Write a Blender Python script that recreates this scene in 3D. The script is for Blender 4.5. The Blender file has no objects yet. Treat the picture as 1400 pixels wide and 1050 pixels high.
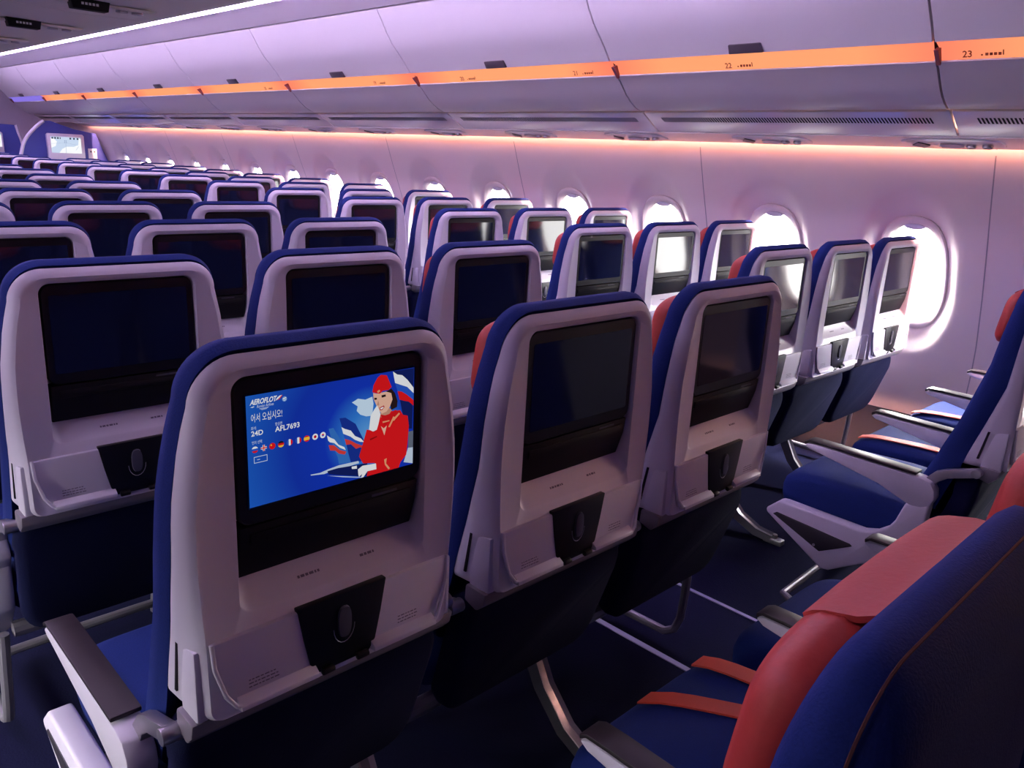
import bpy, bmesh, math
from mathutils import Vector, Matrix
PI = math.pi
scn = bpy.context.scene
COL = scn.collection

# ------------------------------------------------------------------ helpers
def lin(r, g, b):
    f = lambda c: (c / 255 / 12.92) if c / 255 <= .04045 else ((c / 255 + .055) / 1.055) ** 2.4
    return (f(r), f(g), f(b), 1.0)

class MB:
    def __init__(self):
        self.v = []; self.f = []; self.m = []; self.mi = 0
    def add(self, vs, fs):
        o = len(self.v); self.v += [tuple(p) for p in vs]
        for f in fs:
            self.f.append([i + o for i in f]); self.m.append(self.mi)
        return self
    def box(self, x0, x1, y0, y1, z0, z1):
        return self.add([(x0,y0,z0),(x1,y0,z0),(x1,y1,z0),(x0,y1,z0),(x0,y0,z1),(x1,y0,z1),(x1,y1,z1),(x0,y1,z1)],
                 [(0,3,2,1),(4,5,6,7),(0,1,5,4),(1,2,6,5),(2,3,7,6),(3,0,4,7)])
    def prism(self, pts, ax, a, b):
        n = len(pts)
        mk = {'x': lambda p, t: (t, p[0], p[1]), 'y': lambda p, t: (p[0], t, p[1]), 'z': lambda p, t: (p[0], p[1], t)}[ax]
        return self.add([mk(p, a) for p in pts] + [mk(p, b) for p in pts],
                 [list(range(n))[::-1], list(range(n, 2 * n))] + [(i, (i + 1) % n, n + (i + 1) % n, n + i) for i in range(n)])
    def loft(self, rings, cap0=False, cap1=False, closed=True):
        n = len(rings[0]); vs = [p for r in rings for p in r]; fs = []
        for k in range(len(rings) - 1):
            for i in range(n if closed else n - 1):
                j = (i + 1) % n
                fs.append((k*n+i, k*n+j, (k+1)*n+j, (k+1)*n+i))
        if cap0: fs.append(list(range(n))[::-1])
        if cap1: fs.append([(len(rings)-1)*n+i for i in range(n)])
        return self.add(vs, fs)
    def tube(self, path, r, n=8, flat=1.0):
        path = [Vector(p) for p in path]; rings = []
        up = Vector((0, 0, 1)); prev = None
        for i, p in enumerate(path):
            t = ((path[min(i+1, len(path)-1)] - path[max(i-1, 0)])).normalized()
            if prev is None:
                a = t.cross(up)
                if a.length < .1: a = t.cross(Vector((1, 0, 0)))
                a.normalize()
            else:
                a = (prev - t * prev.dot(t)).normalized()
            prev = a; b = t.cross(a)
            rr = r[i] if isinstance(r, (list, tuple)) else r
            rings.append([p + a * math.cos(2*PI*k/n) * rr * flat + b * math.sin(2*PI*k/n) * rr for k in range(n)])
        return self.loft(rings, True, True)
    def cyl(self, c, ax, r, h, n=16):
        c = Vector(c); d = {'x': Vector((1,0,0)), 'y': Vector((0,1,0)), 'z': Vector((0,0,1))}[ax]
        return self.tube([c - d*h/2, c + d*h/2], r, n)
    def mesh(self, name, mats, bevel=0, seg=2, angle=35, flat=False):
        me = bpy.data.meshes.new(name); bm = bmesh.new()
        vs = [bm.verts.new(p) for p in self.v]
        for f, mi in zip(self.f, self.m):
            try:
                fc = bm.faces.new([vs[i] for i in f]); fc.material_index = mi
            except ValueError: pass
        bmesh.ops.recalc_face_normals(bm, faces=bm.faces)
        if bevel:
            es = [e for e in bm.edges if len(e.link_faces) == 2 and e.calc_face_angle(0) > math.radians(28)]
            bmesh.ops.bevel(bm, geom=es, offset=bevel, segments=seg, affect='EDGES', profile=.5, clamp_overlap=True)
        for f in bm.faces: f.smooth = not flat
        bm.to_mesh(me); bm.free()
        if not flat: me.set_sharp_from_angle(angle=math.radians(angle))
        for m in (mats if isinstance(mats, (list, tuple)) else [mats]): me.materials.append(m)
        return me

def ob(name, me, parent=None, loc=None, label=None):
    o = bpy.data.objects.new(name, me); COL.objects.link(o)
    if parent is not None: o.parent = parent
    if loc: o.location = loc
    if label: o['label'] = label
    return o
def thing(name, label, cat, loc=(0, 0, 0), group=None, me=None):
    o = ob(name, me, None, loc); o['label'] = label; o['category'] = cat
    if group: o['group'] = group
    return o
def struct(name, me, loc=None, label=None, cat=None):
    o = ob(name, me, None, loc); o['kind'] = 'structure'
    if label: o['label'] = label
    if cat: o['category'] = cat
    return o

# ------------------------------------------------------------------ materials
def mat(name, col, rough=.5, metal=0, spec=None, noise=None, bump=0, emit=None, es=1.0, sheen=0):
    m = bpy.data.materials.new(name); m.use_nodes = True
    nt = m.node_tree; p = nt.nodes['Principled BSDF']
    p.inputs['Base Color'].default_value = col; p.inputs['Roughness'].default_value = rough
    spec = (.12 if rough >= .8 else .5) if spec is None else spec
    p.inputs['Metallic'].default_value = metal; p.inputs['Specular IOR Level'].default_value = spec
    if sheen:
        p.inputs['Sheen Weight'].default_value = sheen; p.inputs['Sheen Tint'].default_value = col
    if emit:
        p.inputs['Emission Color'].default_value = emit; p.inputs['Emission Strength'].default_value = es
    if noise:
        sc, amt = noise
        tc = nt.nodes.new('ShaderNodeTexCoord'); nz = nt.nodes.new('ShaderNodeTexNoise')
        nz.inputs['Scale'].default_value = sc; nz.inputs['Detail'].default_value = 3
        nt.links.new(tc.outputs['Object'], nz.inputs['Vector'])
        mr = nt.nodes.new('ShaderNodeMapRange'); mr.inputs[3].default_value = 1 - amt; mr.inputs[4].default_value = 1 + amt
        nt.links.new(nz.outputs['Fac'], mr.inputs[0])
        mx = nt.nodes.new('ShaderNodeMix'); mx.data_type = 'RGBA'; mx.blend_type = 'MULTIPLY'; mx.inputs[0].default_value = 1
        mx.inputs[6].default_value = col; nt.links.new(mr.outputs[0], mx.inputs[7]); nt.links.new(mx.outputs[2], p.inputs['Base Color'])
        if bump:
            b = nt.nodes.new('ShaderNodeBump'); b.inputs['Strength'].default_value = bump; b.inputs['Distance'].default_value = .002
            nt.links.new(nz.outputs['Fac'], b.inputs['Height']); nt.links.new(b.outputs[0], p.inputs['Normal'])
    return m
def emis(name, col, s):
    m = bpy.data.materials.new(name); m.use_nodes = True; nt = m.node_tree
    nt.nodes.remove(nt.nodes['Principled BSDF']); e = nt.nodes.new('ShaderNodeEmission')
    e.inputs[0].default_value = col; e.inputs[1].default_value = s
    nt.links.new(e.outputs[0], nt.nodes['Material Output'].inputs[0]); return m

SHELL = mat('shell_plastic', (.64, .60, .70, 1), .42, noise=(900, .02), bump=.05)
SHELL2 = mat('shell_grey_plastic', (.17, .15, .18, 1), .4)
BLUE = mat('blue_fabric', lin(21, 37, 96), .85, noise=(420, .22), bump=.35, sheen=.08)
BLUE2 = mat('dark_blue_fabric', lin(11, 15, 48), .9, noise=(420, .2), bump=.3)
RED = mat('red_leather', lin(164, 46, 40), .55, noise=(160, .06), bump=.15)
BELT = mat('orange_webbing', lin(182, 54, 36), .6, noise=(700, .1), bump=.3)
BLACK = mat('black_plastic', (.004, .004, .006, 1), .4, spec=.3)
MATTE = mat('black_matte', (.003, .003, .005, 1), .6, spec=.25)
GLASS = mat('screen_glass', (.006, .009, .026, 1), .07, spec=.6)
PAD = mat('armrest_pad', (.022, .016, .020, 1), .42, spec=.3)
METAL = mat('brushed_metal', (.42, .40, .44, 1), .32, metal=.85)
LEGM = mat('leg_metal', (.30, .28, .32, 1), .4, metal=.6)
KNOB = mat('grey_knob', (.06, .06, .085, 1), .4)
INK = mat('grey_print', (.16, .13, .2, 1), .7)
STITCH = mat('brown_thread', lin(74, 46, 44), .8)
INSERT = mat('dark_insert', (.02, .017, .024, 1), .45)
WALLM = mat('wall_panel', (.76, .63, .62, 1), .5)  # white panel; pink of the cove light is mixed into this base colour
DADO = mat('dado_panel', (.045, .036, .052, 1), .6, noise=(60, .1))
BINM = mat('bin_panel', (.84, .81, .84, 1), .38)
LIPM = mat('bin_lower', (.55, .52, .55, 1), .3)
VENTM = mat('vent_plastic', (.88, .86, .86, 1), .27, metal=.45)
DARKG = mat('dark_grey', (.075, .06, .075, 1), .4)
GAP = mat('gap_dark', (.012, .01, .016, 1), .8)
CEIL = mat('ceiling_panel', (.86, .84, .80, 1), .6)
CARPET = mat('carpet', lin(13, 15, 46), .95, noise=(180, .35), bump=.5)
STRIPE = mat('floor_strip', (.42, .40, .62, 1), .5)
PBLUE = mat('partition_blue', lin(52, 62, 140), .6)
PEDGE = mat('partition_edge', (.6, .57, .68, 1), .35)
REARM = mat('dark_rear_wall', (.05, .045, .07, 1), .9)  # unseen rear wall, made dark to cut bounce from behind the camera
FRONT = mat('front_panel', (.55, .48, .62, 1), .6)
CARD = mat('white_card', (.75, .75, .75, 1), .6)
LED = emis('led_lilac', (.77, .56, 1.0, 1), 72)
LEDC = emis('led_cove', (.79, .59, 1.0, 1), 50)
def strip_mat():
    m = bpy.data.materials.new('led_orange'); m.use_nodes = True; nt = m.node_tree
    nt.nodes.remove(nt.nodes['Principled BSDF']); e = nt.nodes.new('ShaderNodeEmission'); e.inputs[1].default_value = 1.15
    tc = nt.nodes.new('ShaderNodeTexCoord'); sp = nt.nodes.new('ShaderNodeSeparateXYZ'); ab = nt.nodes.new('ShaderNodeMath'); ab.operation = 'ABSOLUTE'
    mr = nt.nodes.new('ShaderNodeMapRange'); mr.inputs[1].default_value = .45; mr.inputs[2].default_value = .77
    cr = nt.nodes.new('ShaderNodeValToRGB'); cr.color_ramp.elements[0].color = (1.0, .335, .150, 1); cr.color_ramp.elements[1].color = (.95, .20, .12, 1)
    nt.links.new(tc.outputs['Object'], sp.inputs[0]); nt.links.new(sp.outputs['Y'], ab.inputs[0]); nt.links.new(ab.outputs[0], mr.inputs[0])
    nt.links.new(mr.outputs[0], cr.inputs[0]); nt.links.new(cr.outputs[0], e.inputs[0]); nt.links.new(e.outputs[0], nt.nodes['Material Output'].inputs[0]); return m
ORANGE = strip_mat()
VIOLET = emis('led_violet', (.28, .2, .85, 1), .9)
PEACH = emis('led_peach', (1.0, .43, .29, 1), 27)
PEACH2 = emis('added_peach_tube', (1.0, .50, .38, 1), 650)  # for the added tube that carries peach light down the window wall
CAPM = mat('strip_cap', lin(122, 66, 70), .6)
PRINTO = mat('strip_print', lin(150, 70, 40), .7)
PANE = None

def pane_mat():
    m = bpy.data.materials.new('window_pane'); m.use_nodes = True; nt = m.node_tree
    nt.nodes.remove(nt.nodes['Principled BSDF'])
    t = nt.nodes.new('ShaderNodeBsdfTransparent'); t.inputs[0].default_value = (.96, .97, .98, 1)
    g = nt.nodes.new('ShaderNodeBsdfGlossy'); g.inputs['Roughness'].default_value = .02
    mx = nt.nodes.new('ShaderNodeMixShader'); mx.inputs[0].default_value = .05
    nt.links.new(t.outputs[0], mx.inputs[1]); nt.links.new(g.outputs[0], mx.inputs[2])
    nt.links.new(mx.outputs[0], nt.nodes['Material Output'].inputs[0]); return m
PANE = pane_mat()

# ------------------------------------------------------------------ camera
CX, CY, CZ = -.424, -.9088, 1.4105
yaw, pit, rol = .7858, .2723, .0534
f_ = Vector((math.sin(yaw)*math.cos(pit), math.cos(yaw)*math.cos(pit), -math.sin(pit)))
r_ = Vector((math.cos(yaw), -math.sin(yaw), 0)); u_ = r_.cross(f_)
rr = r_*math.cos(rol) + u_*math.sin(rol); uu = -r_*math.sin(rol) + u_*math.cos(rol)
cam = bpy.data.cameras.new('camera'); cam.sensor_width = 36; cam.lens = 36*1094.88/1400; cam.clip_start = .02
co = bpy.data.objects.new('camera', cam); COL.objects.link(co)
co.matrix_world = Matrix(((rr.x, uu.x, -f_.x, CX), (rr.y, uu.y, -f_.y, CY), (rr.z, uu.z, -f_.z, CZ), (0, 0, 0, 1)))
scn.camera = co

# ------------------------------------------------------------------ text
def text_mesh(s, size, mats, align='LEFT', sx=1.0, bold=0):
    c = bpy.data.curves.new('t', 'FONT'); c.body = s; c.size = size; c.align_x = align; c.resolution_u = 3; c.offset = bold
    o = bpy.data.objects.new('t', c); COL.objects.link(o); bpy.context.view_layer.update()
    me = bpy.data.meshes.new_from_object(o.evaluated_get(bpy.context.evaluated_depsgraph_get()))
    vs = [(v.co.x*sx, v.co.y) for v in me.vertices]; fs = [list(p.vertices) for p in me.polygons]
    bpy.data.objects.remove(o); bpy.data.curves.remove(c); bpy.data.meshes.remove(me)
    return vs, fs

# ------------------------------------------------------------------ seat geometry (origin on the floor, x across, +y forward)
def interp(tab, z):
    if z <= tab[0][0]: return tab[0][1]
    for (a, va), (b, vb) in zip(tab, tab[1:]):
        if z <= b: return va + (vb - va) * (z - a) / (b - a)
    return tab[-1][1]
WR = [(.40, .205), (.66, .205), (.78, .207), (.83, .210), (.90, .2125), (.97, .2105), (1.05, .200), (1.10, .1885), (1.18, .176)]
YF = [(.50, .228), (.585, .200), (.655, .174), (.73, .148), (.815, .116), (.893, .094), (.955, .083), (1.0, .079), (1.10, .065), (1.157, .056), (1.18, .050)]
YB = [(.50, .15), (.645, .105), (.70, .092), (.80, .062), (.90, .034), (.97, .030), (1.084, .024), (1.14, .014), (1.18, .010)]
W = lambda z: interp(WR, z)

def ring(zb, zt, rb, rt, dw, yf, crown=.0, nside=14):
    """closed outline (x,z) with rounded corners, half width W(z)+dw, y = yf(z)"""
    R = []
    for k in range(5):
        R.append((k/5 * (W(zb)+dw-rb), zb))
    for k in range(6):
        a = -PI/2 + PI/2*k/6; R.append((W(zb)+dw-rb + rb*math.cos(a), zb+rb + rb*math.sin(a)))
    for k in range(nside):
        z = zb+rb + (zt-rt-zb-rb)*k/nside; R.append((W(z)+dw, z))
    w1 = W(zt-rt)+dw
    for k in range(10):
        a = PI/2*k/10; R.append((w1-rt + rt*math.cos(a), zt-rt + rt*math.sin(a) - crown*((w1-rt + rt*math.cos(a))/w1)**2*0))
    xe = w1-rt
    for k in range(5):
        R.append((xe*(1-k/5), zt + crown*(1-(1-k/5)**2)))
    left = [(-x, z) for x, z in R[1:][::-1]]
    full = R + [(0, zt+crown)] + left
    return [(x, yf(z), z) for x, z in full]
def rect_ring(hw, zb, zt, r, y, hwb=None, nside=14):
    hwb = hw if hwb is None else hwb
    wz = lambda z: hwb + (hw-hwb)*(z-zb)/(zt-zb)
    R = []
    for k in range(5): R.append((k/5*(hwb-r), zb))
    for k in range(6):
        a = -PI/2 + PI/2*k/6; R.append((hwb-r + r*math.cos(a), zb+r + r*math.sin(a)))
    for k in range(nside):
        z = zb+r + (zt-2*r-zb)*k/nside; R.append((wz(z), z))
    for k in range(10):
        a = PI/2*k/10; R.append((hw-r + r*math.cos(a), zt-r + r*math.sin(a)))
    for k in range(5): R.append(((hw-r)*(1-k/5), zt))
    full = R + [(0, zt)] + [(-x, z) for x, z in R[1:][::-1]]
    yf = y if callable(y) else (lambda z: y)
    return [(x, yf(z), z) for x, z in full]

M = {}
yb = lambda z: interp(YB, z)
# back shell with the recess for the monitor
b = MB()
b.loft([ring(.655, 1.157, .02, .058, .003, lambda z: yb(z)+.014), ring(.655, 1.1625, .02, .061, .015, yb), ring(.656, 1.160, .02, .059, .0135, lambda z: yb(z)*.72),
        ring(.657, 1.1535, .02, .056, .007, lambda z: yb(z)*.22), ring(.658, 1.150, .02, .053, .002, lambda z: yb(z)*.06), ring(.660, 1.1455, .02, .050, -.003, lambda z: -.0015),
        ring(.664, 1.142, .02, .047, -.008, lambda z: .0005),
        rect_ring(.1545, .803, 1.1355, .022, .0025), rect_ring(.1525, .806, 1.1335, .021, .006),
        rect_ring(.1500, .846, 1.1320, .019, .040)], False, True)
M['back_shell'] = b.mesh('back_shell', SHELL, angle=50)
# blue back cushion
b = MB()
yf = lambda z: interp(YF, z)
b.loft([ring(.50, 1.158, .03, .058, -.004, lambda z: yb(z)+.016), ring(.495, 1.1675, .03, .065, .0155, lambda z: yb(z)+.001), ring(.495, 1.1765, .03, .069, .0205, lambda z: yb(z)*.65+yf(z)*.35),
        ring(.495, 1.1765, .03, .069, .0195, lambda z: yb(z)*.15+yf(z)*.85-.002), ring(.505, 1.165, .03, .062, .006, lambda z: yf(z)+.003),
        ring(.52, 1.145, .03, .05, -.016, lambda z: yf(z)+.006), ring(.56, 1.10, .03, .04, -.06, lambda z: yf(z)+.002)], True, True)
M['back_cushion'] = b.mesh('back_cushion', BLUE, angle=60)
yg = lambda z: yf(z) - .0085*min(1, max(0, (z-.7)/.2))
# fabric covered back (the row beside the camera)
b = MB()
b.loft([ring(.60, 1.07, .03, .05, -.07, lambda z: .004), ring(.50, 1.108, .03, .06, -.012, lambda z: .0), ring(.495, 1.134, .03, .066, .006, lambda z: .003),
        ring(.495, 1.151, .03, .070, .014, lambda z: .013), ring(.495, 1.1610, .03, .072, .018, lambda z: .010 + yg(z)*.45),
        ring(.495, 1.1605, .03, .070, .017, lambda z: yg(z)*.9), ring(.505, 1.152, .03, .062, .006, lambda z: yg(z)+.003), ring(.56, 1.10, .03, .04, -.06, lambda z: yg(z)+.002)], True, True)
M['back_cushion_full'] = b.mesh('back_cushion_full', BLUE, angle=60)
st = ring(.495, 1.1570, .03, .071, .0165, lambda z: .012 + yg(z)*.16)
b = MB(); b.tube([(x, y, z+.0004) for x, y, z in st[14:-14]], .0011, 5)
M['stitching'] = b.mesh('stitching', STITCH)
# headrest
b = MB()
def hr(dx, z0, z1, r, dy, k=0.0, yq=None):
    yq = yq or yg
    R = []
    n = 56; zc = (z0+z1)/2; hz = (z1-z0)/2; hx = .172+dx
    for i in range(n):
        a = 2*PI*i/n; ca, sa = math.cos(a), math.sin(a); e = .42
        x = hx*math.copysign(abs(ca)**e, ca); z = zc + hz*math.copysign(abs(sa)**e, sa)
        R.append((x, yq(min(z, 1.15)) + dy - k*(x/hx)**4*.0, z))
    return R
b.loft([hr(-.012, 1.000, 1.132, 0, -.012), hr(.0, .993, 1.140, 0, .006), hr(.004, .990, 1.144, 0, .020), hr(-.002, .994, 1.141, 0, .034), hr(-.014, 1.003, 1.133, 0, .043), hr(-.06, 1.03, 1.11, 0, .046)], True, True)
M['headrest'] = b.mesh('headrest', RED, angle=60)
b = MB()
def hrw(dx, z0, z1, dy):
    R = hr(dx, z0, z1, 0, dy, 0, lambda z: yf(z) - .004)
    return [(x, y + .014*max(0, (abs(x)-.09)/.10)**1.5*(1 if dy > .02 else 0), z) for x, y, z in R]
b.loft([hrw(-.008, 1.000, 1.134, -.012), hrw(.006, .990, 1.142, .006), hrw(.011, .986, 1.146, .022), hrw(.010, .986, 1.145, .033), hrw(.002, .992, 1.138, .043), hrw(-.012, 1.004, 1.126, .047), hrw(-.05, 1.03, 1.11, .046)], True, True)
M['headrest_wide'] = b.mesh('headrest_wide', RED, angle=60)
# flap of the headrest cover, folded over the top
b = MB()
prof = [(.096, 1.133), (.090, 1.138), (.082, 1.1415), (.072, 1.144), (.062, 1.1465), (.053, 1.149), (.044, 1.153)]
rg = []
for i, (y, z) in enumerate(prof):
    ex = .116 if i < 5 else .116 - .006*(i-4)
    rg.append([(-ex, y, z), (-ex*.5, y+.001, z+.0015), (0, y+.001, z+.002), (ex*.5, y+.001, z+.0015), (ex, y, z), (ex, y-.002, z-.004), (0, y-.002, z-.003), (-ex, y-.002, z-.004)])
b.loft(rg, True, True)
b.v = [(x+.014, y, z) for x, y, z in b.v]
M['headrest_flap'] = b.mesh('headrest_flap', RED, angle=50)
# monitor + screen
b = MB()
b.loft([rect_ring(.1488, .929, 1.1308, .019, .041), rect_ring(.1492, .928, 1.1312, .019, .012), rect_ring(.1470, .930, 1.1290, .018, .0085)], True, True)
M['monitor'] = b.mesh('monitor', BLACK, angle=40)
b = MB(); b.loft([rect_ring(.1355, .951, 1.110, .004, .0095), rect_ring(.1355, .951, 1.110, .004, .0078)], True, True)
M['screen'] = b.mesh('screen', GLASS, angle=30)
# literature pocket under the monitor
b = MB(); b.prism([(.010, .926), (.014, .893), (.028, .846), (.040, .846), (.040, .926)], 'x', -.146, .146)
b.prism([(.0085, .915), (.0085, .899), (.020, .899), (.020, .915)], 'x', -.132, .132)
M['literature_pocket'] = b.mesh('literature_pocket', MATTE, .002)
b = MB(); b.box(.06, .105, .0080, .0088, .918, .9215)
M['port_mark'] = b.mesh('port_mark', KNOB)
# tray table
b = MB()
b.prism([(-.199, .7815), (.199, .7815), (.197, .745), (.172, .676), (-.172, .676), (-.197, .745)], 'y', -.0055, .006)
M['tray_table'] = b.mesh('tray_table', SHELL, .0025)
for s in (-1, 1):
    b = MB()
    b.tube([(s*.1985, -.004, .783), (s*.1965, -.006, .745), (s*.184, -.009, .70), (s*.172, -.014, .682), (s*.158, -.0155, .678)], .0035, 8)
    x0, x1 = sorted((s*.048, s*.168)); b.prism([(-.005, .690), (-.019, .681), (-.020, .674), (-.003, .672)], 'x', x0, x1)
    M['tray_lip%d' % s] = b.mesh('tray_lip', SHELL, .0012)
b = MB()
b.prism([(-.0755, .7875), (.0755, .7875), (.066, .735), (.056, .690), (.044, .672), (-.044, .672), (-.056, .690), (-.066, .735)], 'y', -.0085, .004)
b.cyl((-.03, -.012, .674), 'x', .006, .02, 10); b.cyl((.03, -.012, .674), 'x', .006, .02, 10)
M['tray_latch'] = b.mesh('tray_latch', BLACK, .002)
b = MB()
rg = []
for y, k in ((-.008, 1), (-.0125, .95), (-.0135, .6)):
    rg.append([(.0115*k*math.copysign(abs(math.cos(a))**.7, math.cos(a)), y, .742 + .026*k*math.copysign(abs(math.sin(a))**.8, math.sin(a))) for a in [2*PI*i/20 for i in range(20)]])
b.loft(rg, True, True)
M['latch_knob'] = b.mesh('latch_knob', KNOB)
b = MB(); b.tube([(.018*math.cos(a), -.0088, .733 + .026*math.sin(a)) for a in [PI + PI*i/10 for i in range(11)]], .0007, 5)
M['latch_ring'] = b.mesh('latch_ring', METAL)
def placards():
    k = 0; out = []; b = MB()
    def words(x0, z, n, h, yb0, tilt):
        nonlocal k, b
        x = x0
        for i in range(n):
            w = (.0035, .006, .0045, .007, .003)[(k+i) % 5]
            b.add([(x, yb0, z), (x+w, yb0, z), (x+w, yb0+tilt*h, z+h), (x, yb0+tilt*h, z+h)], [(0, 1, 2, 3)]); x += w + .0016
        k += 1
    words(-.060, .8215, 6, .0030, .0167, .88); out.append(b); b = MB(); words(.045, .8215, 4, .0030, .0167, .88); out.append(b); b = MB()
    for zz in (.698, .7035, .709): words(-.15, zz - .002, 7, .0018, -.0059, 0)
    out.append(b); b = MB()
    for zz in (.698, .7035, .709): words(.10, zz - .002, 6, .0018, -.0059, 0)
    out.append(b)
    return [q.mesh('placard', INK, flat=True) for q in out]
for k_, me_ in enumerate(placards()): M['placard%d' % k_] = me_
# side slots + side covers
for s in (-1, 1):
    b = MB(); x = s*.2195; b.prism([(.052, .766), (.058, .766), (.072, .684), (.066, .684)], 'x', x-.0016, x+.0016)
    M['side_slot%d' % s] = b.mesh('side_slot', GAP)
for s in (-1, 1):
    b = MB(); b.prism([(.008, .771), (.044, .766), (.061, .684), (.058, .660), (.008, .660)], 'x', *sorted((s*.200, s*.2180)))
    M['side_cover%d' % s] = b.mesh('side_cover', SHELL, .004)
# lower rail, lower back cover
b = MB(); b.prism([(.006, .664), (.06, .664), (.062, .632), (.030, .622), (.012, .640)], 'x', -.226, .226)
M['lower_rail'] = b.mesh('lower_rail', SHELL2, .004)
b = MB()
def lc(hw, z0, z1, y, r):
    return rect_ring(hw, z0, z1, r, lambda z: y + max(0, (.56-z))*.30, hw-.012)
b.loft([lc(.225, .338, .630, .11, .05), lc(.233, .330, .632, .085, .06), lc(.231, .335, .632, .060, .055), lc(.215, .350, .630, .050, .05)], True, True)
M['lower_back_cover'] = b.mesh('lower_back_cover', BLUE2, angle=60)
# seat cushion
b = MB()
def cr(dx, dy0, dy1, z, cz=0.0):
    R = []; hx = .226-dx; y0, y1 = .10+dy0, .632-dy1; yc, hy = (y0+y1)/2, (y1-y0)/2
    for i in range(64):
        a = 2*PI*i/64; ca, sa = math.cos(a), math.sin(a); e = .26
        x = hx*math.copysign(abs(ca)**e, ca); y = yc + hy*math.copysign(abs(sa)**e, sa)
        t = (y-.10)/.53
        R.append((x, y, z + cz*(1-(x/.23)**2) + .012*math.sin(PI*max(0, min(1, t*1.05)))*(1 if z > .44 else 0) - (.012*(max(0, t-.8)/.2)**2 if z > .40 else 0)))
    return R
b.loft([cr(.03, .11, .05, .335), cr(.008, .10, .012, .350), cr(.002, .05, .002, .390), cr(0, 0, 0, .430), cr(.004, 0, .006, .452), cr(.016, .004, .020, .466), cr(.045, .02, .05, .474, .002), cr(.12, .08, .14, .476, .004)], True, True)
M['seat_cushion'] = b.mesh('seat_cushion', BLUE, angle=70)
# armrests
ARM = [(.537, .598), (.520, .607), (.480, .607), (.187, .600), (.160, .592), (.146, .572), (.142, .548), (.150, .525), (.170, .511), (.196, .508), (.222, .517), (.300, .546), (.483, .582), (.520, .588)]
b = MB(); b.prism(ARM, 'x', -.0225, .0225); M['armrest'] = b.mesh('armrest', SHELL, .004)
b = MB(); b.prism([(.536, .601), (.524, .6095), (.480, .6105), (.200, .604), (.200, .612), (.480, .6185), (.522, .6175), (.537, .610)], 'x', -.0232, .0232)
M['arm_pad'] = b.mesh('arm_pad', PAD, .002)
b = MB()
b.prism([(.150, .527), (.156, .45), (.165, .405), (.232, .325), (.400, .216), (.425, .212), (.448, .226), (.628, .335), (.632, .348), (.592, .386), (.575, .388), (.320, .383), (.283, .394), (.250, .420), (.233, .450), (.214, .513)], 'x', -.0225, .0225)
M['end_panel'] = b.mesh('end_panel', SHELL, .007, 3)
b = MB(); b.prism([(.605, .338), (.592, .348), (.345, .330), (.338, .324), (.436, .268), (.446, .272)], 'x', -.0245, .0245)
M['panel_insert'] = b.mesh('panel_insert', INSERT, .002)
b = MB(); b.cyl((0, .455, .284), 'x', .0045, .052, 10); M['panel_screw'] = b.mesh('panel_screw', METAL)
b = MB(); b.prism([(.196, .560), (.186, .590), (.160, .622), (.135, .636), (.064, .660), (.050, .654), (.050, .640), (.062, .634), (.125, .612), (.148, .594), (.168, .555)], 'x', -.010, .010)
b.cyl((0, .058, .648), 'x', .013, .030, 14)
M['hinge_bracket'] = b.mesh('hinge_bracket', METAL, .002)
b = MB(); b.cyl((0, .057, .650), 'x', .014, .04, 14); M['hinge_pivot'] = b.mesh('hinge_pivot', METAL)
# seat belt: two orange halves lying along the cushion and a buckle
def belt(x0, x1, xm):
    b = MB(); rg = []
    for t in [i/12 for i in range(13)]:
        y = .605 - .41*t; x = x0 + (x1-x0)*t; z = .4815 + .011*math.sin(PI*min(1, max(0, (y-.1)/.53)*1.05)) - (.02*(max(0, y-.54)/.09)**2) + .004
        rg.append([(x-.021, y, z), (x+.021, y, z+.001), (x+.021, y, z-.003), (x-.021, y, z-.004)])
    b.loft(rg, True, True); return b
b = belt(-.165, -.135, 0); M['seat_belt_a'] = b.mesh('seat_belt', BELT)
b = belt(.160, .205, 0); M['seat_belt_b'] = b.mesh('seat_belt', BELT)
b = belt(-.015, .20, 0); M['seat_belt_c'] = b.mesh('seat_belt', BELT)
b = MB(); b.box(-.020, .020, -.014, .014, -.03, .03); M['belt_buckle'] = b.mesh('belt_buckle', METAL, .004)

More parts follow.
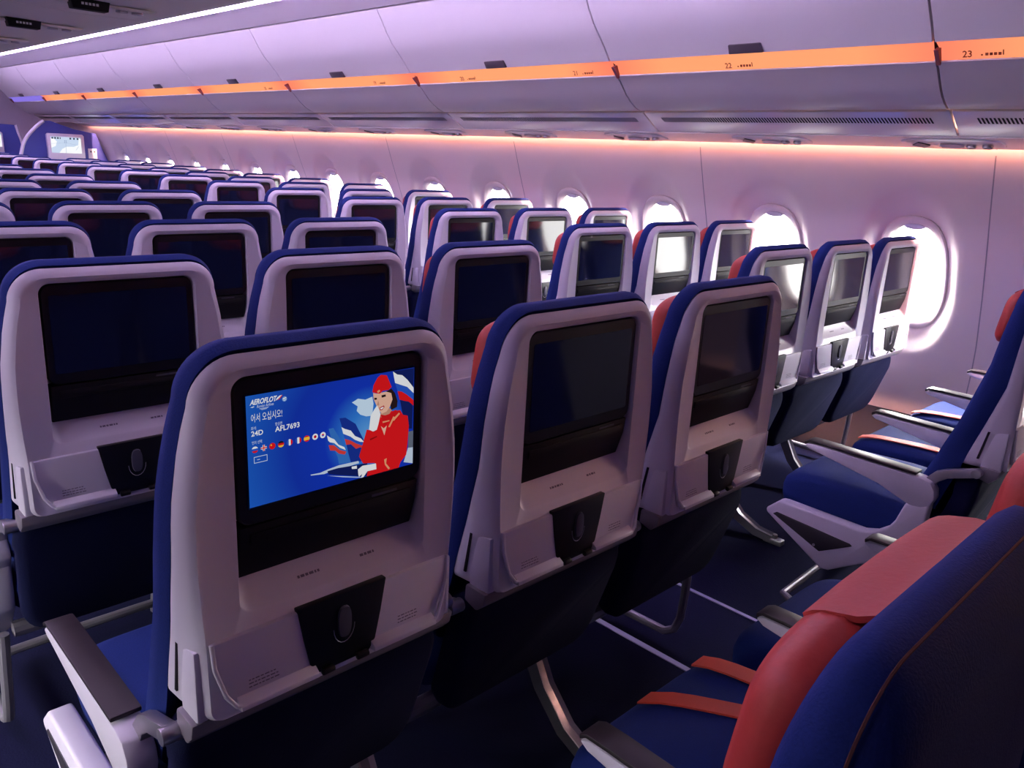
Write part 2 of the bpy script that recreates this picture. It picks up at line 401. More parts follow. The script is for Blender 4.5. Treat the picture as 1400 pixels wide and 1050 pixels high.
# ------------------------------------------------------------------ welcome screen picture
F={
'sky_glow':[(0.396,0.285),(0.513,0.613),(0.649,0.831),(0.76,0.962),(0.862,0.981),(0.924,0.543),(0.963,0.386),(0.96,0.034),(0.629,0.151),(0.574,0.206)],
'cloud':[(0.591,0.768),(0.629,0.793),(0.676,0.77),(0.72,0.786),(0.728,0.716),(0.72,0.599),(0.681,0.605),(0.644,0.633),(0.621,0.677),(0.627,0.72)],
'tail_far':[(0.449,0.562),(0.477,0.561),(0.508,0.469),(0.558,0.288),(0.583,0.187),(0.509,0.198),(0.502,0.268),(0.478,0.365)],
'tail_near':[(0.514,0.641),(0.55,0.636),(0.613,0.555),(0.66,0.395),(0.691,0.276),(0.668,0.164),(0.583,0.187),(0.567,0.284),(0.545,0.455)],
'tail_right':[(0.852,0.998),(0.998,0.995),(0.992,0.375),(0.965,0.386),(0.961,0.515),(0.924,0.543),(0.897,0.755)],
'fw_white':[(0.854,0.996),(0.882,0.96),(0.918,0.943),(0.954,0.887),(0.997,0.796),(0.998,0.74),(0.952,0.817),(0.91,0.848),(0.869,0.879)],
'fw_blue':[(0.869,0.879),(0.91,0.848),(0.952,0.817),(0.998,0.74),(0.998,0.669),(0.95,0.739),(0.914,0.781),(0.886,0.793)],
'fw_red':[(0.886,0.793),(0.914,0.781),(0.95,0.739),(0.998,0.669),(0.998,0.613),(0.965,0.664),(0.933,0.682),(0.901,0.704)],
'nw_white':[(0.525,0.553),(0.547,0.528),(0.583,0.499),(0.609,0.437),(0.646,0.4),(0.669,0.353),(0.64,0.369),(0.608,0.4),(0.581,0.441),(0.536,0.485)],
'nw_blue':[(0.536,0.485),(0.581,0.441),(0.608,0.4),(0.64,0.369),(0.692,0.321),(0.663,0.318),(0.616,0.36),(0.58,0.404),(0.544,0.433)],
'nw_red':[(0.544,0.433),(0.58,0.404),(0.616,0.36),(0.663,0.318),(0.672,0.296),(0.639,0.313),(0.615,0.308),(0.583,0.366),(0.553,0.371)],
'sw_white':[(0.437,0.505),(0.459,0.474),(0.481,0.451),(0.506,0.39),(0.541,0.354),(0.551,0.32),(0.514,0.358),(0.48,0.416),(0.454,0.433),(0.444,0.452)],
'sw_red':[(0.446,0.408),(0.479,0.394),(0.513,0.336),(0.554,0.304),(0.544,0.279),(0.508,0.302),(0.486,0.34),(0.455,0.353)],
'fus_white':[(0.337,0.167),(0.392,0.161),(0.445,0.176),(0.509,0.188),(0.63,0.181),(0.634,0.157),(0.535,0.149),(0.48,0.153),(0.418,0.139),(0.34,0.157)],
'fus_dark':[(0.436,0.159),(0.499,0.163),(0.629,0.144),(0.687,0.14),(0.688,0.003),(0.626,0.029),(0.497,0.096),(0.444,0.126)],
'fus_win':[(0.586,0.141),(0.619,0.138),(0.62,0.107),(0.588,0.117)],
'fus_line':[(0.434,0.116),(0.532,0.069),(0.654,0.008),(0.654,0.001),(0.532,0.059)],
'buildings':[(0.964,0.354),(0.998,0.356),(0.998,0.179),(0.964,0.186)],
'buildings_white':[(0.963,0.186),(0.998,0.179),(0.998,0.009),(0.933,0.046)],
'jacket':[(0.682,0.476),(0.735,0.441),(0.77,0.597),(0.821,0.61),(0.904,0.597),(0.924,0.543),(0.956,0.524),(0.966,0.417),(0.959,0.228),(0.951,0.119),(0.911,0.056),(0.899,0.003),(0.722,0.003),(0.683,0.003),(0.69,0.063),(0.745,0.068),(0.736,0.118),(0.658,0.146),(0.633,0.225),(0.653,0.322)],
'hair':[(0.806,0.813),(0.842,0.833),(0.867,0.78),(0.885,0.697),(0.882,0.636),(0.842,0.618),(0.833,0.698)],
'neck':[(0.77,0.612),(0.827,0.646),(0.847,0.616),(0.82,0.564),(0.774,0.565)],
'face':[(0.722,0.824),(0.746,0.809),(0.806,0.813),(0.841,0.788),(0.85,0.724),(0.832,0.652),(0.811,0.613),(0.78,0.601),(0.761,0.638),(0.743,0.697),(0.725,0.763)],
'hat':[(0.717,0.832),(0.724,0.898),(0.75,0.965),(0.771,0.987),(0.81,0.972),(0.843,0.849),(0.822,0.824),(0.786,0.827),(0.765,0.803),(0.736,0.819)],
'hat_band':[(0.746,0.831),(0.762,0.845),(0.768,0.828),(0.754,0.814)],
'brow1':[(0.728,0.774),(0.745,0.771),(0.747,0.753),(0.73,0.752)],
'brow2':[(0.775,0.785),(0.803,0.787),(0.805,0.765),(0.778,0.761)],
'smile':[(0.762,0.668),(0.792,0.681),(0.797,0.664),(0.781,0.638),(0.766,0.64)],
'teeth':[(0.767,0.661),(0.79,0.669),(0.787,0.655),(0.773,0.646)],
'glove':[(0.705,0.604),(0.727,0.657),(0.747,0.695),(0.761,0.645),(0.77,0.597),(0.757,0.509),(0.746,0.453),(0.721,0.444),(0.695,0.472)],
'scarf':[(0.77,0.597),(0.8,0.579),(0.841,0.587),(0.867,0.613),(0.909,0.58),(0.891,0.523),(0.848,0.476),(0.829,0.514),(0.796,0.464),(0.783,0.531)],
'scarf_s1':[(0.783,0.523),(0.829,0.522),(0.83,0.511),(0.785,0.507)],
'scarf_s2':[(0.822,0.455),(0.855,0.551),(0.866,0.54),(0.832,0.448)],
'scarf_s3':[(0.849,0.522),(0.893,0.577),(0.901,0.564),(0.859,0.503)],
'vneck':[(0.772,0.481),(0.791,0.451),(0.812,0.474),(0.796,0.379)],
'glove2':[(0.623,0.101),(0.653,0.126),(0.741,0.113),(0.744,0.053),(0.685,0.057),(0.659,0.008),(0.644,0.008),(0.65,0.043),(0.63,0.022),(0.626,0.047)],
'cuff':[(0.795,0.131),(0.813,0.139),(0.809,0.086),(0.836,0.026),(0.826,0.015),(0.801,0.074)],
'arm_line':[(0.699,0.379),(0.744,0.392),(0.748,0.381),(0.703,0.362)],
}
def screen_picture():
    cols = {}
    mats = []
    def mid(name, col, s=.75):
        if name not in cols:
            cols[name] = len(mats); mats.append(emis('display_' + name, lin(*col), s))
        return cols[name]
    # background: blue with a lighter glow (a picture shown on the display)
    m = bpy.data.materials.new('display_background'); m.use_nodes = True; nt = m.node_tree
    nt.nodes.remove(nt.nodes['Principled BSDF']); e = nt.nodes.new('ShaderNodeEmission')
    tc = nt.nodes.new('ShaderNodeTexCoord'); mp = nt.nodes.new('ShaderNodeMapping')
    mp.inputs['Location'].default_value = (-.052*1.0, 0, -1.020); mp.inputs['Scale'].default_value = (1, 1, 1)
    ln = nt.nodes.new('ShaderNodeVectorMath'); ln.operation = 'LENGTH'
    nt.links.new(tc.outputs['Object'], mp.inputs[0]); nt.links.new(mp.outputs[0], ln.inputs[0])
    cr_ = nt.nodes.new('ShaderNodeValToRGB'); mr = nt.nodes.new('ShaderNodeMapRange'); mr.inputs[2].default_value = .2
    nt.links.new(ln.outputs['Value'], mr.inputs[0]); nt.links.new(mr.outputs[0], cr_.inputs[0])
    el = cr_.color_ramp.elements
    el[0].position = 0; el[0].color = lin(96, 160, 220); el[1].position = 1; el[1].color = lin(30, 92, 190)
    n = el.new(.18); n.color = lin(48, 118, 205)
    n = el.new(.36); n.color = lin(20, 52, 178); n = el.new(.62); n.color = lin(20, 50, 165)
    e.inputs[1].default_value = .75; nt.links.new(cr_.outputs[0], e.inputs[0]); nt.links.new(e.outputs[0], nt.nodes['Material Output'].inputs[0])
    mats.append(m); cols['bg'] = 0
    X0, X1, Z0, Z1 = -.1325, .1335, .954, 1.107
    b = MB(); lvl = [0]
    U = lambda u, v: (X0 + (X1-X0)*u, .0074 - lvl[0]*.00006, Z0 + (Z1-Z0)*v)
    def poly(pts, mi, up=True):
        if up: lvl[0] += 1
        b.mi = mi; b.add([U(*p) for p in pts], [list(range(len(pts)))])
    poly([(0, 0), (1, 0), (1, 1), (0, 1)], 0)
    white, red, navy = mid('white', (232, 234, 238)), mid('red', (214, 24, 30)), mid('navy', (18, 30, 92))
    tone = {'sky_glow': None, 'cloud': mid('cloud', (196, 218, 238)), 'tail_far': mid('tail_far', (52, 110, 190)), 'tail_near': mid('tail_near', (24, 48, 140)), 'tail_right': navy,
            'fw_white': white, 'fw_blue': mid('flag_blue', (40, 84, 190)), 'fw_red': red, 'nw_white': white, 'nw_blue': mid('flag_blue', (40, 84, 190)), 'nw_red': mid('brick', (208, 60, 56)),
            'sw_white': white, 'sw_red': mid('brick', (208, 60, 56)), 'fus_white': mid('pale', (190, 205, 225)), 'fus_dark': navy, 'fus_win': white, 'fus_line': mid('pale', (190, 205, 225)),
            'buildings': mid('grey', (96, 104, 122)), 'buildings_white': mid('pale', (190, 205, 225)), 'jacket': red, 'hair': mid('hair', (38, 24, 26)), 'neck': mid('skin_dark', (190, 140, 120)),
            'face': mid('skin', (226, 178, 156)), 'hat': red, 'hat_band': mid('gold', (226, 150, 110)), 'brow1': mid('hair', (38, 24, 26)), 'brow2': mid('hair', (38, 24, 26)),
            'smile': mid('lips', (176, 50, 56)), 'teeth': white, 'glove': white, 'scarf': mid('scarf', (200, 22, 28)), 'scarf_s1': mid('gold', (226, 150, 110)), 'scarf_s2': mid('gold', (226, 150, 110)),
            'scarf_s3': mid('gold', (226, 150, 110)), 'vneck': mid('skin', (226, 178, 156)), 'glove2': white, 'cuff': mid('gold', (226, 150, 110)), 'arm_line': mid('dark_red', (150, 14, 20))}
    for k, p in F.items():
        if tone[k] is not None: poly(p, tone[k])
    nose = [(.752, .745), (.760, .700), (.753, .690), (.745, .698)]; poly(nose, mid('skin_dark', (190, 140, 120)))
    def txt(s, u, v, h, mi, slant=0, width=None, bold=0):
        lvl[0] += 1
        size = h * (Z1-Z0) / .70
        vs, fs = text_mesh(s, size, None, bold=bold*size)
        w = max(p[0] for p in vs)
        kx = (width*(X1-X0)/w) if width else 1
        x0, y0, z0 = U(u, v); b.mi = mi
        b.add([(x0 + p[0]*kx + slant*p[1], y0, z0 + p[1]) for p in vs], fs)
    lt = mid('soft_white', (205, 218, 240))
    txt('AEROFLOT', .017, .922, .044, white, .25, .135, .03)
    txt('Russian Airlines', .050, .889, .026, lt, .2, .088)
    poly([(.017, .902), (.034, .909), (.040, .904), (.030, .897)], lt)
    for k in range(3): poly([(.062+.006*k, .880-.006*k), (.115-.006*k, .882-.006*k), (.113-.006*k, .879-.006*k), (.064+.006*k, .877-.006*k)], lt, k == 0)
    poly([(.148, .922), (.166, .938), (.184, .965), (.170, .962), (.156, .945)], white)
    poly([(.158, .922), (.172, .935), (.186, .958), (.184, .965), (.170, .945)], red)
    def circ(u, v, r, mi, a0=0, a1=2*PI, n=20):
        asp = (X1-X0)/(Z1-Z0)
        poly([(u + r*math.cos(a0+(a1-a0)*i/n), v + r*asp*math.sin(a0+(a1-a0)*i/n)) for i in range(n if a1-a0 > 6 else n+1)], mi)
    circ(.197, .925, .013, mid('globe', (120, 160, 220))); poly([(.188, .932), (.206, .940), (.206, .932), (.189, .922)], white); poly([(.190, .915), (.205, .922), (.203, .914), (.193, .909)], lt)
    txt('\uc5b4\uc11c \uc624\uc2ed\uc2dc\uc624!', .017, .775, .058, white, 0, .165)
    txt('\uc88c\uc11d', .016, .705, .024, lt, 0, .026); txt('24D', .016, .650, .044, white, 0, .062, .02)
    txt('\ud56d\uacf5\ud3b8', .142, .703, .024, lt, 0, .038); txt('AFL7693', .142, .648, .046, white, 0, .133, .02)
    txt('\uc5b8\uc5b4 \uc120\ud0dd', .017, .578, .024, lt, 0, .053)
    fu = [.032, .078, .123, .169, .216, .264, .311, .359, .404]
    yel = mid('yellow', (240, 190, 60)); blk = mid('black', (24, 22, 26)); fb = mid('flag_blue', (40, 84, 190)); r = .0165
    for i, u in enumerate(fu):
        v = .528
        asp = (X1-X0)/(Z1-Z0)
        def band(t0, t1, mi, vert=False):
            P = []
            for k in range(9):
                t = t0 + (t1-t0)*k/8; h = math.sqrt(max(0, 1-t*t)); P.append((t, h))
            Q = P + [(t, -h) for t, h in P[::-1]]
            poly([(u + r*(q[0] if vert else q[1]), v + r*asp*(q[1] if vert else q[0])) for q in Q], mi)
        if i == 0: band(.33, 1, white); band(-.33, .33, fb); band(-1, -.33, red)
        elif i == 1:
            circ(u, v, r, fb)
            for d in (0, 1):
                ww = (r*.95, r*.34) if d else (r*.34, r*.95)
                poly([(u-ww[0], v-ww[1]*asp), (u+ww[0], v-ww[1]*asp), (u+ww[0], v+ww[1]*asp), (u-ww[0], v+ww[1]*asp)], white)
            for d in (0, 1):
                ww = (r*.95, r*.17) if d else (r*.17, r*.95)
                poly([(u-ww[0], v-ww[1]*asp), (u+ww[0], v-ww[1]*asp), (u+ww[0], v+ww[1]*asp), (u-ww[0], v+ww[1]*asp)], red)
        elif i == 2: circ(u, v, r, red); circ(u-.006, v+.01, .004, yel)
        elif i == 3: band(.33, 1, blk); band(-.33, .33, red); band(-1, -.33, yel)
        elif i == 4: band(-1, -.3, fb, True); band(-.3, .35, white, True); band(.35, 1, red, True)
        elif i == 5: band(-1, -.35, fb, True); band(-.35, .35, white, True); band(.35, 1, red, True)
        elif i == 6: band(.5, 1, red); band(-.5, .5, yel); band(-1, -.5, red)
        elif i == 7: circ(u, v, r, white); circ(u, v, r*.5, mid('sun_red', (190, 20, 40)))
        else: circ(u, v, r, white); circ(u, v, r*.45, red, 0, PI); circ(u, v, r*.45, fb, PI, 2*PI)
    for (a, c_, d, e_) in ((.022, .410, .092, .415), (.022, .463, .092, .468), (.022, .410, .0245, .468), (.0895, .410, .092, .468)):
        poly([(a, c_), (d, c_), (d, e_), (a, e_)], lt)
    poly([(.038, .436), (.053, .436), (.053, .441), (.038, .441)], lt)
    return b.mesh('screen_image', mats, flat=True)
M['screen_image'] = screen_picture()

# ------------------------------------------------------------------ seats
ORD = ['first', 'second', 'third', 'fourth', 'fifth', 'sixth', 'seventh', 'eighth', 'ninth', 'tenth', 'eleventh', 'twelfth', 'thirteenth', 'fourteenth']
PITCH, S = .8128, .5262
XC, XW, YW = .1525, 2.1905, .3983
def seat(label, group, x, y, first, last, block, covered=False, lit=False, belts='', buckle=False):
    o = thing('airline_seat', label, 'airplane seat', (x, y, 0), group)
    c = lambda name, key=None, par=o, loc=None, label=None: ob(name, M[key or name], par, loc, label)
    if covered:
        bc = c('back_cushion', 'back_cushion_full'); c('stitching', par=bc)
    else:
        c('back_shell'); c('back_cushion'); c('side_cover', 'side_cover1'); c('side_cover', 'side_cover-1'); c('side_slot', 'side_slot1'); c('side_slot', 'side_slot-1')
        mo = c('monitor')
        sc_ = c('screen', par=mo, label='lit blue welcome screen' if lit else None)
        if lit: c('screen_image', par=mo, label='welcome picture with red-uniformed woman, flags and seat number 24D')
        if y < 3.3: c('port_mark', par=mo)
        c('literature_pocket')
        tt = c('tray_table'); c('tray_lip', 'tray_lip1', tt); c('tray_lip', 'tray_lip-1', tt); c('tray_latch', par=tt, label='black tray latch'); c('latch_knob', par=tt)
        if y < 3.3:
            c('latch_ring', par=tt)
            for k_ in range(4): c('placard', 'placard%d' % k_, tt)
        c('lower_rail')
    h = c('headrest', None if y < -.3 else 'headrest_wide')
    c('headrest_flap', par=h)
    c('lower_back_cover'); c('seat_cushion')
    lx = -.2475 if first else -.263
    def arm(ax, end):
        dz = -.028 if block == 'c' else 0
        a = c('armrest', loc=(ax, 0, dz)); c('arm_pad', par=a)
        c('hinge_bracket', loc=(ax + (.012 if ax < 0 else -.012), 0, dz*.7))
        if end:
            e = c('end_panel', loc=(ax, 0, dz*.8)); c('panel_insert', par=e); c('panel_screw', par=e)
    arm(lx, first and True)
    if last: arm(.2475 if block == 'c' else .25, block == 'c')
    if not covered: c('hinge_pivot', loc=(.238, 0, 0))
    for k in belts: c('seat_belt', 'seat_belt_' + k)
    if buckle: c('belt_buckle', loc=(-.205, .20, .492)).rotation_euler = (.5, .3, .2)
    return o
def row_word(n): return ORD[n]
CN = ['left', 'middle', 'right']; WN = ['aisle', 'middle', 'window']
VIS_C = {24: (0, 1, 2), 23: (0, 1, 2), 22: (0, 1, 2), 21: (0, 1, 2), 20: (1, 2), 19: (1, 2), 18: (1, 2), 17: (2,), 16: (2,)}
for row, cs in VIS_C.items():
    n = 24 - row
    for cidx in cs:
        if row == 24:
            lab = ['white-backed blue seat whose screen is lit with the blue welcome picture', 'dark-screened seat immediately right of the seat with the lit screen',
                   'dark-screened seat at the aisle end of the row with the lit screen'][cidx]
        elif n == 1:
            lab = '%s seat of the centre block, in the row just ahead of the lit screen' % CN[cidx]
        else:
            lab = '%s seat of the centre block, %s row ahead of the lit screen' % (CN[cidx], row_word(n-1))
        seat(lab, 'centre block seats', XC + cidx*S, (24-row)*PITCH, cidx == 0, cidx == 2, 'c', lit=(row == 24 and cidx == 0))
for cidx in range(3):
    lab = ['blue seat beside the camera with big red headrest cover and brown stitching', 'blue seat with two orange belts on its cushion, next past the big red headrest',
           'rearmost centre block seat by the aisle, mostly hidden behind the red headrests'][cidx]
    seat(lab, 'centre block seats', XC + cidx*S, -PITCH, cidx == 0, cidx == 2, 'c', covered=True, belts=['', 'bc', ''][cidx])
DJ = {}
for row in range(25, 10, -1):
    for cidx in range(3):
        if row < 13 and cidx > 0: continue
        n = 24 - row
        if row == 25:
            lab = ['blue aisle seat at right edge with white end panel, seen from its side', 'light blue cushion with orange belt behind the white aisle armrest',
                   'light blue cushion nearest the cabin wall at the right edge'][cidx]
        elif n == 0:
            lab = '%s seat of the nearest window-side row whose bright screens face us' % WN[cidx]
        else:
            lab = '%s seat of the window-side block, %s row ahead of its nearest bright-screen row' % (WN[cidx], row_word(n-1))
        seat(lab, 'window-side seats', XW + cidx*S + DJ.get((row, cidx), 0), YW + (24-row)*PITCH, cidx == 0, cidx == 2, 'w', belts=(['', 'a', 'a'][cidx] if row == 25 else ''), buckle=(row == 25))

# ------------------------------------------------------------------ legs and rails under each triple
def base_mesh_parts(win):
    P = {}
    b = MB(); b.tube([(-.23, .20, .315), (1.28, .20, .315)], .019, 10); P['rear_beam'] = b.mesh('rear_beam', LEGM)
    b = MB(); b.tube([(-.23, .44, .315), (1.28, .44, .315)], .019, 10); P['front_beam'] = b.mesh('front_beam', LEGM)
    for k, x in enumerate((.215, .74) if not win else (.20, .79)):
        b = MB()
        pts = [(.34, .335), (.295, .24), (.235, .135), (.155, .055), (.07, .018), (.0, .012)]
        rg = []
        for i, (y, z) in enumerate(pts):
            q0 = pts[max(0, i-1)]; q1 = pts[min(len(pts)-1, i+1)]; d = Vector((q1[0]-q0[0], q1[1]-q0[1])).normalized(); nn = Vector((d.y, -d.x)); h = .022 - .0015*i
            hx = .019
            rg.append([(x-hx, y+nn.x*h, z+nn.y*h+.008), (x-hx*.5, y+nn.x*h*.55, z+nn.y*h*.55+.008), (x+hx*.5, y+nn.x*h*.55, z+nn.y*h*.55+.008), (x+hx, y+nn.x*h, z+nn.y*h+.008), (x+hx, y-nn.x*h, z-nn.y*h+.008), (x-hx, y-nn.x*h, z-nn.y*h+.008)])
        b.loft(rg, True, True); P['leg_r%d' % k] = b.mesh('leg', METAL, angle=30)
        b = MB(); b.tube([(x, .46, .31), (x, .53, .17), (x, .57, .02)], [.02, .018, .016], 10); P['leg_f%d' % k] = b.mesh('leg', LEGM)
        b = MB(); b.box(x-.018, x+.018, -.045, .03, .002, .024); b.cyl((x, -.01, .03), 'z', .010, .02, 10); P['floor_fitting%d' % k] = b.mesh('floor_fitting', METAL, .003)
    def arc(x0, s):
        return [(x0, .20, .31), (x0 + s*.004, .205, .20), (x0 + s*.006, .212, .12), (x0 + s*.006, .228, .075), (x0 + s*.006, .262, .053), (x0 + s*.006, .42, .050), (x0 + s*.004, .50, .052), (x0 - s*.02, .545, .055)]
    b = MB()
    left = arc(-.25, -1); right = arc(1.302 if not win else 1.28, 1)
    b.tube(left + [(.0, .553, .055), (.5, .553, .055), (1.0, .553, .055)] + right[::-1], .0125, 10)
    P['luggage_bar'] = b.mesh('luggage_bar', LEGM)
    return P
BC, BW = base_mesh_parts(False), base_mesh_parts(True)
def seat_base(P, label, x, y):
    o = thing('seat_base', label, 'seat legs', (x, y, 0), 'leg frames under the seat rows')
    for k, me in P.items():
        ob(k.rstrip('0123456789').replace('leg_r', 'leg').replace('leg_f', 'leg'), me, o)
for row in (25, 24, 23, 22):
    seat_base(BC, ['metal legs and floor rail under the orange belted seat row', 'metal legs and looped rail under the row with the lit screen', 'metal legs and floor rail under the row just ahead of the lit screen',
                   'metal legs under the second centre row ahead of the lit screen'][25-row], XC, (24-row)*PITCH)
for row in (25, 24, 23):
    seat_base(BW, ['metal legs and bent floor rail below the white end panel', 'curved silver legs under the nearest bright-screen window row', 'metal legs under the second window-side row from us'][25-row], XW, YW + (24-row)*PITCH)

# ------------------------------------------------------------------ side walls with window dishes
PROF = [(1.70, 3.375), (1.54, 3.400), (1.33, 3.475), (1.15, 3.545), (.90, 3.635), (.68, 3.695), (.56, 3.705), (.44, 3.695), (.30, 3.665)]
PROF_UP = PROF[::-1]
pX = lambda z: interp(PROF_UP, z)
WZ = .985            # centre height of the dish
PZ = .982           # centre height of the pane
def sup(y, z, a, b_, e): return (abs(y/a)**e + abs(z/b_)**e) ** (1/e)
YEND, YBEG = 13.1, -1.8
WIN_R = [.50 + .7145*k for k in range(-2, 15)]
WIN_L = [.50 + .7145*k for k in (0, 1, 3, 5)]
DEPTH = .072
def wall_mesh(name, side, wins, step):
    X = (lambda x: x) if side > 0 else (lambda x: 1.36 - x)
    zs = []; z = 1.70
    while z > .30: zs.append(z); z -= step
    zs.append(.30)
    ny = int((YEND-YBEG)/step); b = MB(); vs = []
    def dish(y, z):
        w = min(wins, key=lambda q: abs(q-y)); dy = y-w
        if abs(dy) > .26: return 0, False
        r = sup(dy, z-WZ, .228, .400, 2.35); rp = sup(dy, z-PZ, .135, .236, 2.6)
        if r >= 1: return 0, False
        if rp < 1.14: return DEPTH + .012, rp < 1.04
        t = min(1, (1-r)/max(1e-3, (1-r) + (rp-1.14)*.62))
        return DEPTH * t, False
    for i in range(ny+1):
        y = YBEG + (YEND-YBEG)*i/ny
        for z in zs:
            d, h = dish(y, z); vs.append((X(pX(z) + d), y, z))
    fs = []; nz = len(zs)
    for i in range(ny):
        yc = YBEG + (YEND-YBEG)*(i+.5)/ny
        for j in range(nz-1):
            if dish(yc, (zs[j]+zs[j+1])/2)[1]: continue
            fs.append((i*nz+j, i*nz+j+1, (i+1)*nz+j+1, (i+1)*nz+j))
    b.add(vs, fs)
    return b.mesh(name, WALLM, angle=80)
struct('wall_right', wall_mesh('wall_right', 1, WIN_R, .0205), label='white cabin side wall with a row of oval window dishes')
struct('wall_left', wall_mesh('wall_left', -1, WIN_L, .04))
# wall panel seams
SEAMS = [.165 + 1.427*k for k in range(-2, 9)]
SEAMM = mat('seam_grey', (.30, .26, .29, 1), .7)
for k, y in enumerate(SEAMS):
    b = MB(); zz = [1.62 - .05*i for i in range(27)]
    b.loft([[(pX(z)-.0012, y-.0028, z), (pX(z)-.0012, y+.0028, z)] for z in zz], closed=False)
    struct('trim_%d' % (10+k), b.mesh('wall_seam', SEAMM))

def window(k, w, side):
    X = (lambda x: x) if side > 0 else (lambda x: 1.36 - x)
    slope = (pX(PZ-.1) - pX(PZ+.1)) / .2      # x grows as z falls
    def P(dy, dz, d): return (X(pX(PZ) - dz*slope + DEPTH + d), w + dy, PZ + dz)
    def er(a, b_, d, n=40, e=2.6):
        return [P(a*math.copysign(abs(math.cos(t))**(2/e), math.cos(t)), b_*math.copysign(abs(math.sin(t))**(2/e), math.sin(t)), d) for t in [2*PI*i/n for i in range(n)]]
    o = struct('window_%d' % k, None, label='oval cabin window glowing with daylight' if side > 0 else None)
    b = MB(); b.loft([er(.166, .276, .0), er(.164, .274, -.018), er(.158, .266, -.022), er(.146, .250, -.014), er(.132, .233, .0), er(.131, .232, .006)])
    ob('window_frame', b.mesh('window_frame', WALLM, angle=50), o)
    b = MB(); b.add(er(.137, .238, .009), [list(range(40))]); ob('pane', b.mesh('pane', PANE), o)
    b = MB()
    rg = []
    for dd, kk in ((.002, 1), (-.010, .9), (-.014, .5)):
        rg.append([P(.048*kk*math.cos(t), .226 + .014*kk*math.sin(t), dd) for t in [2*PI*i/20 for i in range(20)]])
    b.loft(rg, True, True); ob('shade_handle', b.mesh('shade_handle', SHELL), o)
    # daylight portal in the opening
    L = bpy.data.lights.new('daylight_portal', 'AREA'); L.shape = 'RECTANGLE'; L.size = .30; L.size_y = .51; L.cycles.is_portal = True
    lo = bpy.data.objects.new('daylight_portal', L); COL.objects.link(lo)
    nrm = Vector((-1 if side > 0 else 1, 0, -slope)).normalized()   # into the cabin, leaning down
    lo.location = Vector(P(0, 0, .0105)); lo.rotation_euler = nrm.to_track_quat('-Z', 'Y').to_euler()
    lo.parent = None
kk = 1
for w in WIN_R:
    if w < 12.6: window(kk, w, 1); kk += 1
for w in WIN_L: window(kk, w, -1); kk += 1
# dado
b = MB(); b.prism([(3.672, .325), (3.70, .325), (3.70, .0), (3.575, .0), (3.60, .10), (3.655, .22)], 'y', YBEG, YEND); struct('baseboard_right', b.mesh('baseboard_right', DADO), label='dark purple-grey lower wall panel along the floor')
b = MB(); b.prism([(1.36-3.672, .325), (1.36-3.70, .325), (1.36-3.70, .0), (1.36-3.575, .0), (1.36-3.60, .10), (1.36-3.655, .22)], 'y', YBEG, YEND); struct('baseboard_left', b.mesh('baseboard_left', DADO))

# ------------------------------------------------------------------ floor, ceiling, ends
b = MB(); b.box(-2.6, 4.0, YBEG-.1, YEND+.1, -.06, 0); struct('floor', b.mesh('floor', CARPET), label='dark navy carpet')
for k, (x, w) in enumerate(((1.414, .010), (1.816, .007))):
    b = MB(); b.box(x-w, x+w, YBEG, 9.6, 0, .003)
    struct('trim_%d' % (k+2), b.mesh('floor_strip', STRIPE), label='thin pale strip along the carpet at the %s side of the aisle' % ('near' if k == 0 else 'far'))
b = MB(); b.box(-2.6, 4.0, YBEG-.1, YEND+.1, 2.40, 2.46); struct('ceiling', b.mesh('ceiling', CEIL), label='cabin ceiling')
for nm, y0, y1 in (('wall_front', YEND, YEND+.1), ('wall_rear', YBEG-.1, YBEG)):
    b = MB(); b.box(-2.6, 4.0, y0, y1, 0, 2.42); struct(nm, b.mesh(nm, FRONT if nm == 'wall_front' else REARM))  # wall_rear is unseen, set close and dark to hold back light
b = MB()
b.box(3.38, 3.44, YBEG, YEND, 1.66, 2.42); b.box(1.36-3.44, 1.36-3.38, YBEG, YEND, 1.66, 2.42)
struct('trim_4', b.mesh('upper_side_wall', WALLM))

# ------------------------------------------------------------------ overhead bins along the windows
DOOR = [(2.490, 2.205), (2.525, 2.150), (2.560, 2.090), (2.600, 2.035), (2.645, 1.990), (2.690, 1.943), (2.738, 1.886)]
def off(pts, d):
    return [(p[0] + d*.8, p[1] + d*.6) for p in pts]
BND = [-1.26, .25, 1.71, 3.265, 4.82, 6.33, 7.85, 9.40, 10.9, 12.4]
BINLAB = {2: 'lilac overhead bin at top right corner with 23 on its orange strip',
          3: 'large lilac overhead bin with 22 on its orange strip', 4: 'lilac overhead bin with 21 and 20 on its orange strip', 5: 'lilac overhead bin with 19 on its orange strip',
          6: 'fifth lilac overhead bin from the right edge', 7: 'sixth lilac overhead bin from the right edge', 8: 'seventh lilac overhead bin from the right edge',
          9: 'eighth lilac overhead bin from the right, orange strip end', 10: 'farthest overhead bin with a violet strip'}
NUMS = {2: [('23', .165)], 3: [('22', 1.112)], 4: [('21', 1.985), ('20', 2.86)], 5: [('19', 3.73)], 6: [('18', 5.2)]}
bin_edge = [(2.738, 1.886), (2.778, 1.871), (2.804, 1.828), (2.812, 1.833), (2.765, 1.895)]
LIP = [(2.800, 1.826), (2.828, 1.806), (2.856, 1.777), (2.885, 1.748), (2.925, 1.718), (2.965, 1.696), (3.005, 1.682), (3.024, 1.684)]
